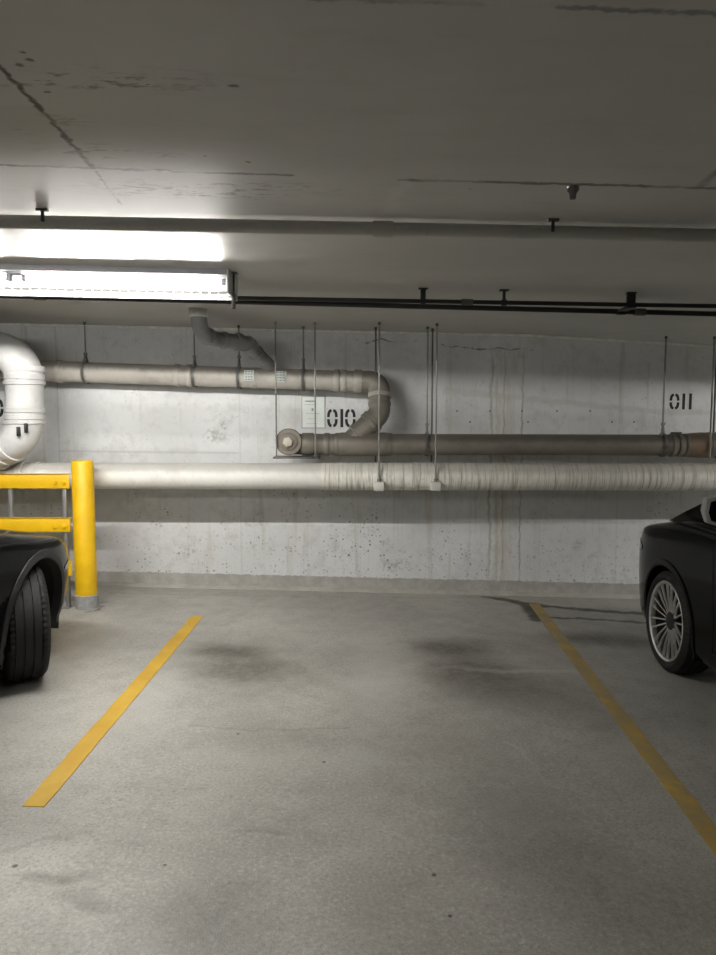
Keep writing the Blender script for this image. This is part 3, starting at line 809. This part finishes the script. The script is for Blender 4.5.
for px in (65, 11):
    x = P(px, 500, GY).x
    bm = bmesh.new(); box(bm, (x-.016, GY-.017, fz(x)), (x+.016, GY+.018, P(66, 476, GY).z), .003)
    box(bm, (x-.05, GY-.04, fz(x)-.002), (x+.018, GY+.05, fz(x)+.008), .002)
    keep(obj('post', bm, M['galv']), t)

# ================================================================== CARS
def lerp_tab(tab, y):
    for (a, va), (b, vb) in zip(tab, tab[1:]):
        if a >= y >= b:
            t = (a-y)/(a-b); return va+(vb-va)*t
    return tab[0][1] if y > tab[0][0] else tab[-1][1]
def tire_bm(rt, w, rr):
    bm = bmesh.new(); h = w/2
    prof = [(-h*.80, rr), (-h*.95, rr+.02), (-h, rr+(rt-rr)*.5), (-h*.93, rt-.022), (-h*.80, rt-.006)]
    gx = [-.62, -.56, -.24, -.16, .16, .24, .56, .62]
    prof.append((-h*.78, rt-.002))
    for i in range(0, 8, 2):
        a, b = gx[i]*h, gx[i+1]*h
        prof += [(a, rt), (a+.0005, rt-.009), (b-.0005, rt-.009), (b, rt)]
    prof += [(h*.78, rt-.002), (h*.80, rt-.006), (h*.93, rt-.022), (h, rt-(rt-rr)*.5), (h*.95, rr+.02), (h*.80, rr)]
    lathe(bm, prof, 180, close=True)
    for i, v in enumerate(bm.verts):               # cross grooves of the shoulder blocks
        if i % 3 == 0 and abs(v.co.x) > .60*h:
            q = math.hypot(v.co.y, v.co.z)
            if q > rt-.025: v.co.y *= (q-.008)/q; v.co.z *= (q-.008)/q
    return bm
def car(name, label, loc, steer, prm):
    ty = Matrix.Rotation(math.atan(TILT), 4, 'Y')
    root = thing(name, label, 'car', loc); root.rotation_euler = (0, math.atan(TILT), 0)
    wt, ct, cr, hw, gl = prm['w'], prm['crest'], prm['crown'], prm['hw'], prm['glass']
    RT, WH = prm['tire_r'], prm['tire_w']
    ys = [prm['nose'], prm['nose']-.015, prm['nose']-.06, prm['nose']-.16, .62, .45, .3, .15, 0, -.15, -.3, -.5, -.8, -1.2, -1.7, -2.2, -2.5, -2.75, -3.0, -3.2, -3.4, -3.52, -3.58]
    bm = bmesh.new(); rings = []
    for y in ys:
        w = hw*lerp_tab(wt, y); zs_ = lerp_tab(ct, y); zt = lerp_tab(cr, y); zb_ = prm['zb']+(.06 if y > prm['nose']-.1 else 0)
        half = [(0, zb_), (w*.80, zb_), (w*.955, zb_+.05), (w*.975, zb_+.2), (w*.995, zb_+(zs_-zb_)*.52), (w, zb_+(zs_-zb_)*.70), (w*.992, zs_-.075), (w*.972, zs_-.018), (w*.93, zs_+.003), (w*.70, zs_+(zt-zs_)*.6), (w*.35, zt-.004), (0, zt)]
        full = half+[(-x, z) for x, z in half[-2:0:-1]]
        rings.append([bm.verts.new((x, y, z)) for x, z in full])
    n = len(rings[0])
    for a, b in zip(rings, rings[1:]):
        for k in range(n): bm.faces.new((a[k], a[(k+1) % n], b[(k+1) % n], b[k]))
    bm.faces.new(rings[0][::-1]); bm.faces.new(rings[-1])
    bmesh.ops.recalc_face_normals(bm, faces=bm.faces[:])
    me = bpy.data.meshes.new('body'); bm.to_mesh(me); bm.free()
    tmp = link('tmp_body', me)
    md = tmp.modifiers.new('s', 'SUBSURF'); md.levels = 2; md.render_levels = 2
    AR = prm['arch_r']; WB = -2.72
    bmc = bmesh.new()
    for sx in (-1, 1):
        for yy in (0, WB):
            T = Matrix.Translation((sx*(hw-.16), yy, RT+prm['adz']))
            lathe(bmc, [(-.17, AR), (.40, AR)], 56, T)
            x_in = sx*(hw-.16)
    for sx in (-1, 1): pass
    mc = bpy.data.meshes.new('cut'); bmesh.ops.recalc_face_normals(bmc, faces=bmc.faces[:]); bmc.to_mesh(mc); bmc.free()
    cut = link('tmp_cut', mc)
    # the cutters reach from the side skin inwards on both flanks
    for v in mc.vertices: pass
    b = tmp.modifiers.new('b', 'BOOLEAN'); b.operation = 'DIFFERENCE'; b.object = cut; b.solver = 'EXACT'
    dg = bpy.context.evaluated_depsgraph_get(); ev = tmp.evaluated_get(dg)
    body = bpy.data.meshes.new_from_object(ev); bvh_src = tmp
    bpy.data.objects.remove(tmp); bpy.data.objects.remove(cut)
    for p in body.polygons:
        p.use_smooth = True; c_ = p.center
        p.material_index = 0
        for yy in (0, WB):
            rr = math.hypot(c_.y-yy, c_.z-RT-.015)
            if rr < AR+.004 and abs(abs(c_.x)) < hw*.9999 and c_.z > prm['zb']-.02:
                if rr > AR-.012 and abs(p.normal.x) < .5 or (abs(p.normal.x) > .9 and abs(c_.x) < hw-.2): p.material_index = 1
    body.set_sharp_from_angle(angle=R(38)); body.name = 'body'
    bo = link('body', body, [M['paint'], M['liner']], root)
    bv = BVHTree.FromPolygons([v.co.copy() for v in body.vertices], [list(p.vertices) for p in body.polygons])
    def side(y, z, sx):
        h_ = bv.ray_cast(Vector((sx*2, y, z)), Vector((-sx, 0, 0)))
        return h_[0].x if h_[0] is not None else sx*hw*.95
    # arch lips
    for sx in (-1, 1):
        for yy in (0, WB):
            bm = bmesh.new(); prev = None
            N = 40; lw = prm['lip']
            for i in range(N+1):
                a = R(-24+228*i/N); cy, cz = math.cos(a), math.sin(a)
                rows = []
                for rr, dx in ((AR-.004, -.05), (AR-.006, .007), (AR+.012, .011), (AR+lw, .008), (AR+lw+.004, -.02)):
                    y_, z_ = yy+rr*cy, RT+prm['adz']+rr*cz
                    xs_ = side(yy+(AR+.02)*cy, max(prm['zb']+.08, RT+prm['adz']+(AR+.02)*cz), sx) if rr < AR+.02 else side(y_, max(prm['zb']+.08, z_), sx)
                    rows.append(bm.verts.new((xs_+sx*dx, y_, z_)))
                if prev:
                    for k in range(4): bm.faces.new((prev[k], prev[k+1], rows[k+1], rows[k]))
                prev = rows
            obj('wheel_arch_trim', bm, prm['lip_mat'], root, 60)
    # greenhouse
    base, top = gl['base'], gl['top']
    def ringpts(q):                        # mirror half ring front->rear
        return q+[(-x, y, z) for x, y, z in q[::-1] if abs(x) > 1e-4]
    Bq, Tq = [Vector(p) for p in ringpts(base)], [Vector(p) for p in ringpts(top)]
    n = len(Bq); bm = bmesh.new()
    lv = []
    for f in (0, .15, .5, .85, 1):
        lv.append([bm.verts.new(a.lerp(c_, f)+Vector((a.x*.035*math.sin(PI*f), 0, .02*math.sin(PI*f)))) for a, c_ in zip(Bq, Tq)])
    for a, c_ in zip(lv, lv[1:]):
        for k in range(n): bm.faces.new((a[k], a[(k+1) % n], c_[(k+1) % n], c_[k]))
    cx_ = sum((v for v in Tq), Vector())/n
    hub = [bm.verts.new(cx_+(v.co-cx_)*.6+Vector((0, 0, .045))) for v in lv[-1]]
    for k in range(n): bm.faces.new((lv[-1][k], lv[-1][(k+1) % n], hub[(k+1) % n], hub[k]))
    bm.faces.new(hub)
    roof = obj('cabin_shell', bm, M['paint'], root, 50)
    def gp(i, f, out=.006):
        i0 = int(math.floor(i)) % n; i1 = (i0+1) % n; u = i-math.floor(i)
        a = Bq[i0].lerp(Bq[i1], u); c_ = Tq[i0].lerp(Tq[i1], u)
        q = a.lerp(c_, f)+Vector((a.x*.035*math.sin(PI*f), 0, .02*math.sin(PI*f)))
        cen = Vector((0, q.y*.6-.5, q.z-.2)); return q+(q-cen).normalized()*out
    def pane(nm, i0, i1, f0, f1, m, out=.008, skew=0):
        bm = bmesh.new(); A, B_ = 10, 6; g = []
        for i in range(A+1):
            g.append([bm.verts.new(gp(i0+(i1-i0)*i/A+skew*(j/B_-.5), f0+(f1-f0)*j/B_, out)) for j in range(B_+1)])
        for i in range(A):
            for j in range(B_): bm.faces.new((g[i][j], g[i+1][j], g[i+1][j+1], g[i][j+1]))
        bmesh.ops.solidify(bm, geom=bm.faces[:], thickness=.008)
        return obj(nm, bm, m, root, 60)
    # ring indices: 0 front centre, 1 A pillar, 2 B, 3 C, 4 rear centre
    pane('windshield', -.92+n, .92+n, .04, .95, M['glass'])
    pane('rear_window', 3.12, 4.88, .08, .92, M['glass'])
    for lo, hi, nm in ((1.10, 1.94, 'front_side_window'), (2.05, 2.90, 'rear_side_window')):
        pane(nm, lo, hi, .10, .88, M['glass']); pane(nm, n-hi, n-lo, .10, .88, M['glass'])
    # panel gaps
    def seam(pts, sx):
        bm = bmesh.new(); q = [Vector((side(y, z, sx)+sx*.0012, y, z)) for y, z in pts]
        tube(bm, q, .0035, 6); obj('panel_gap', bm, M['seam'], root)
    zdoor = prm['door_z']
    for sx in (-1, 1):
        fy = prm['door_y']
        seam([(fy+.03, zdoor), (fy, zdoor-.2), (fy-.02, .55), (fy, .32)], sx)
        seam([(fy-1.08, zdoor), (fy-1.08, .6), (fy-1.10, .32)], sx)
        seam([(-2.25, zdoor), (-2.2, .75), (-2.1, .32)], sx)
        seam([(fy, .32), (fy-.6, .31), (fy-1.1, .32), (-2.1, .32)], sx)
        for yy in (fy-.95, -2.02):                     # door handles
            xs_ = side(yy, zdoor-.14, sx); bm = bmesh.new()
            tube(bm, fillet([(xs_-sx*.01, yy+.02, zdoor-.14), (xs_+sx*.035, yy, zdoor-.14), (xs_+sx*.035, yy-.17, zdoor-.135), (xs_-sx*.01, yy-.19, zdoor-.135)], .02, 5), .012, 10)
            obj('door_handle', bm, M['paint'], root)
    # headlamps wrapping the corner
    for sx in (-1, 1):
        bm = bmesh.new(); A, B_ = 10, 5; g = []
        for i in range(A+1):
            y_ = prm['hl'][0]+(prm['hl'][1]-prm['hl'][0])*i/A; row = []
            for j in range(B_+1):
                f = j/B_; z_ = prm['hl'][2]+(prm['hl'][3]-prm['hl'][2])*f*(1-.75*i/A)+.05*(i/A)
                row.append(bm.verts.new((side(y_, z_, sx)+sx*.004, y_, z_)))
            g.append(row)
        for i in range(A):
            for j in range(B_): bm.faces.new((g[i][j], g[i+1][j], g[i+1][j+1], g[i][j+1]))
        obj('headlight', bm, prm['hl_mat'], root, 60)
    # mirrors
    mc_ = prm['mirror']
    for sx in (-1, 1):
        bm = bmesh.new()
        T = Matrix.Translation((sx*mc_[0], mc_[1], mc_[2])) @ Matrix.Rotation(sx*R(8), 4, 'Z')
        prof = [(-.105, -.045), (-.118, .0), (-.108, .055), (-.06, .080), (.05, .088), (.095, .075), (.105, .0), (.085, -.055), (.0, -.078), (-.07, -.072)]
        prof = [(x*mc_[3], z*mc_[3]) for x, z in prof]
        rows = []
        for yy, sc in ((-.03, .96), (-.026, 1.0), (.03, 1.0), (.09, .86), (.13, .55), (.145, .2)):
            rows.append([bm.verts.new(T @ Vector((x*sc*sx, yy, z*sc))) for x, z in prof])
        for a, c_ in zip(rows, rows[1:]):
            for k in range(len(prof)): bm.faces.new((a[k], a[(k+1) % len(prof)], c_[(k+1) % len(prof)], c_[k]))
        bm.faces.new(rows[0]); bm.faces.new(rows[-1])
        mo = obj('side_mirror', bm, prm['mirror_mat'], root, 50)
        bm = bmesh.new(); a = [bm.verts.new(T @ Vector((x*.74*sx+.008*sx, -.032, z*.76))) for x, z in prof]
        bm.faces.new(a); bmesh.ops.solidify(bm, geom=bm.faces[:], thickness=.003)
        obj('mirror_glass', bm, M['glass'], mo, 0)
        bm = bmesh.new(); xi = side(mc_[1]+.03, zdoor-.01, sx)
        tube(bm, [Vector((xi-sx*.06, mc_[1]+.05, mc_[2]-.08)), Vector((sx*(mc_[0]-.02), mc_[1]+.04, mc_[2]-.045))], [.035, .028], 12)
        obj('mirror_stalk', bm, M['plastic'], mo)
    # cowl and wipers
    yb = base[0][1]
    for x0_, x1_ in ((-.55, -.02), (.05, .62)):
        z_ = base[0][2]+.03
        bm = bmesh.new(); tube(bm, [(x0_, yb-.02, z_), ((x0_+x1_)/2, yb-.03, z_+.012), (x1_, yb-.14, z_+.035)], .009, 8); obj('wiper', bm, M['plastic'], root)
    # wheels
    rr = prm['rim_r']
    tb = tire_bm(RT, WH, rr); tme = None; rim_me = spoke_me = None
    for yy in (0, WB):
        for sx in (-1, 1):
            ang = steer if yy == 0 else 0
            T = Matrix.Translation((sx*(hw-WH/2-.012), yy, RT)) @ Matrix.Rotation(ang, 4, 'Z') @ (Matrix.Rotation(PI, 4, 'Z') if sx < 0 else Matrix())
            if tme is None:
                to = obj('tire', tb, M['rubber'], root, 50); tme = to.data
            else:
                to = link('tire', tme, None, root)
            to.matrix_local = T
            h = WH/2
            if rim_me is None:
                bm = bmesh.new()
                lathe(bm, [(-h*.85, rr-.03), (-h*.85, rr+.004), (-h*.4, rr-.012), (h*.5, rr-.012), (h*.80, rr-.004), (h*.90, rr+.006), (h*.93, rr), (h*.88, rr-.014), (h*.6, rr-.022), (-h*.3, rr-.035)], 64, close=True)
                ro = obj('rim', bm, [M['alloy'], M['alloy_dark']], root, 40); rim_me = ro.data
                for p_ in rim_me.polygons:
                    if p_.center.x < h*.70: p_.material_index = 1
                bm = bmesh.new(); lathe(bm, [(-h*.30, rr-.02), (-h*.05, rr-.02), (-h*.05, .0)], 48); bo_me = obj('brake_cover', bm, M['liner'], ro).data
                bm = bmesh.new(); lathe(bm, [(h*.30, .062), (h*.62, .060), (h*.70, .045), (h*.71, .0)], 32); hub_me = obj('hub_cap', bm, M['alloy_dark'], ro).data
                first = True
            else:
                ro = link('rim', rim_me, None, root); link('brake_cover', bo_me, None, ro); link('hub_cap', hub_me, None, ro); first = False
            ro.matrix_local = T
            if prm['spokes']:
                for k in range(10):
                    for q, off_ in ((0, -.105), (1, .105)):
                        if spoke_me is None: spoke_me = {}
                        if q not in spoke_me:
                            bm = bmesh.new(); sg_ = -1 if q == 0 else 1
                            pts = [(h*.60, sg_*.010, .045), (h*.66, sg_*.016, .10), (h*.76, sg_*.024, .16), (h*.84, sg_*.033, rr-.012)]
                            hw_ = [.0075, .006, .006, .008]; prev = None
                            for (ax, tx, rz), ww in zip(pts, hw_):
                                row = [bm.verts.new(v) for v in ((ax, tx-ww*.8, rz), (ax, tx+ww*.8, rz), (ax-.014, tx+ww*1.2, rz), (ax-.014, tx-ww*1.2, rz))]
                                if prev:
                                    for e in range(4): bm.faces.new((prev[e], prev[(e+1) % 4], row[(e+1) % 4], row[e]))
                                else: bm.faces.new(row)
                                prev = row
                            bm.faces.new(prev)
                            s0 = obj('spoke', bm, M['alloy'], ro, 0); spoke_me[q] = s0.data
                        else: s0 = link('spoke', spoke_me[q], None, ro)
                        s0.rotation_euler = (2*PI*k/10, 0, 0)
            else:
                for k in range(5):
                    if spoke_me is None:
                        bm = bmesh.new(); prev = None
                        for (ax, rz, ww) in ((h*.60, .04, .035), (h*.70, .12, .030), (h*.82, rr-.012, .045)):
                            row = [bm.verts.new(v) for v in ((ax, -ww, rz), (ax, ww, rz), (ax-.04, ww, rz), (ax-.04, -ww, rz))]
                            if prev:
                                for e in range(4): bm.faces.new((prev[e], prev[(e+1) % 4], row[(e+1) % 4], row[e]))
                            else: bm.faces.new(row)
                            prev = row
                        bm.faces.new(prev); s0 = obj('spoke', bm, M['alloy_dark'], ro, 0); spoke_me = s0.data
                    else: s0 = link('spoke', spoke_me, None, ro)
                    s0.rotation_euler = (2*PI*k/5, 0, 0)
    return root

# right hand car: nose to the wall
RY_ = 4.72
wR = P(662, 621, RY_)
HWR = .92
car('car', 'black car with silver many-spoked wheels parked nose-in at the right', (wR.x+HWR-.01, RY_, fz(wR.x+HWR)), 0.0, dict(
    hw=HWR, zb=.14, nose=.86, tire_r=.335, tire_w=.225, rim_r=.262, arch_r=.362, adz=.015, lip=.035, lip_mat=M['paint'], spokes=True,
    w=[(.86, .55), (.845, .66), (.80, .80), (.70, .895), (.62, .93), (.45, .975), (.3, .992), (0, 1), (-.5, .985), (-2, .985), (-2.75, 1), (-3.2, .96), (-3.5, .88), (-3.58, .7)],
    crest=[(.86, .80), (.70, .87), (.62, .895), (.45, .925), (.3, .955), (.15, .985), (0, 1.015), (-.15, 1.045), (-.3, 1.055), (-1.2, 1.06), (-2.2, 1.06), (-3.0, 1.06), (-3.58, .98)],
    crown=[(.86, .83), (.70, .90), (.62, .925), (.45, .955), (.3, .98), (.15, 1.01), (0, 1.035), (-.15, 1.06), (-.3, 1.07), (-1.2, 1.07), (-2.2, 1.07), (-3.0, 1.08), (-3.58, 1.0)],
    glass=dict(base=[(0, .34, .99), (.865, .10, 1.0), (.87, -1.15, 1.04), (.82, -2.65, 1.05), (0, -3.1, 1.06)],
               top=[(0, -.95, 1.54), (.60, -1.05, 1.50), (.61, -1.5, 1.50), (.58, -2.2, 1.48), (0, -2.35, 1.51)]),
    door_y=-.62, door_z=.98, hl=(.74, .50, .68, .80), hl_mat=M['glass'], mirror=(.955, -.80, 1.17, 1.06), mirror_mat=M['mirror_grey']))
# left hand car: nose to the wall, front wheels turned left
HWL = .92
sx_ = -1.985
car('car', 'black car at the left edge with its front wheel turned, by the yellow rail', (sx_-HWL, 4.30, fz(sx_-HWL)), R(33), dict(
    hw=HWL, zb=.2, nose=.86, tire_r=.345, tire_w=.25, rim_r=.225, arch_r=.385, adz=.02, lip=.045, lip_mat=M['plastic'], spokes=False,
    w=[(.86, .50), (.845, .62), (.80, .76), (.70, .86), (.62, .90), (.45, .955), (.3, .985), (0, 1), (-.5, .98), (-2, .98), (-2.75, 1), (-3.2, .96), (-3.5, .88), (-3.58, .7)],
    crest=[(.86, .62), (.70, .72), (.62, .75), (.45, .80), (.3, .84), (.15, .865), (0, .89), (-.3, .945), (-.8, .99), (-2.2, .98), (-3.0, .97), (-3.58, .92)],
    crown=[(.86, .66), (.70, .77), (.62, .80), (.45, .85), (.3, .885), (.15, .91), (0, .935), (-.3, .965), (-.8, 1.0), (-2.2, .98), (-3.0, 1.0), (-3.58, .95)],
    glass=dict(base=[(0, -.35, .92), (.78, -.62, .90), (.82, -1.5, .93), (.78, -2.85, .95), (0, -3.2, .98)],
               top=[(0, -1.15, 1.44), (.56, -1.22, 1.40), (.60, -1.6, 1.42), (.57, -2.45, 1.40), (0, -2.6, 1.43)]),
    door_y=-.62, door_z=.86, hl=(.70, .42, .54, .63), hl_mat=M['lamp_lens'], mirror=(1.0, -1.0, 1.0, 1.0), mirror_mat=M['paint']))
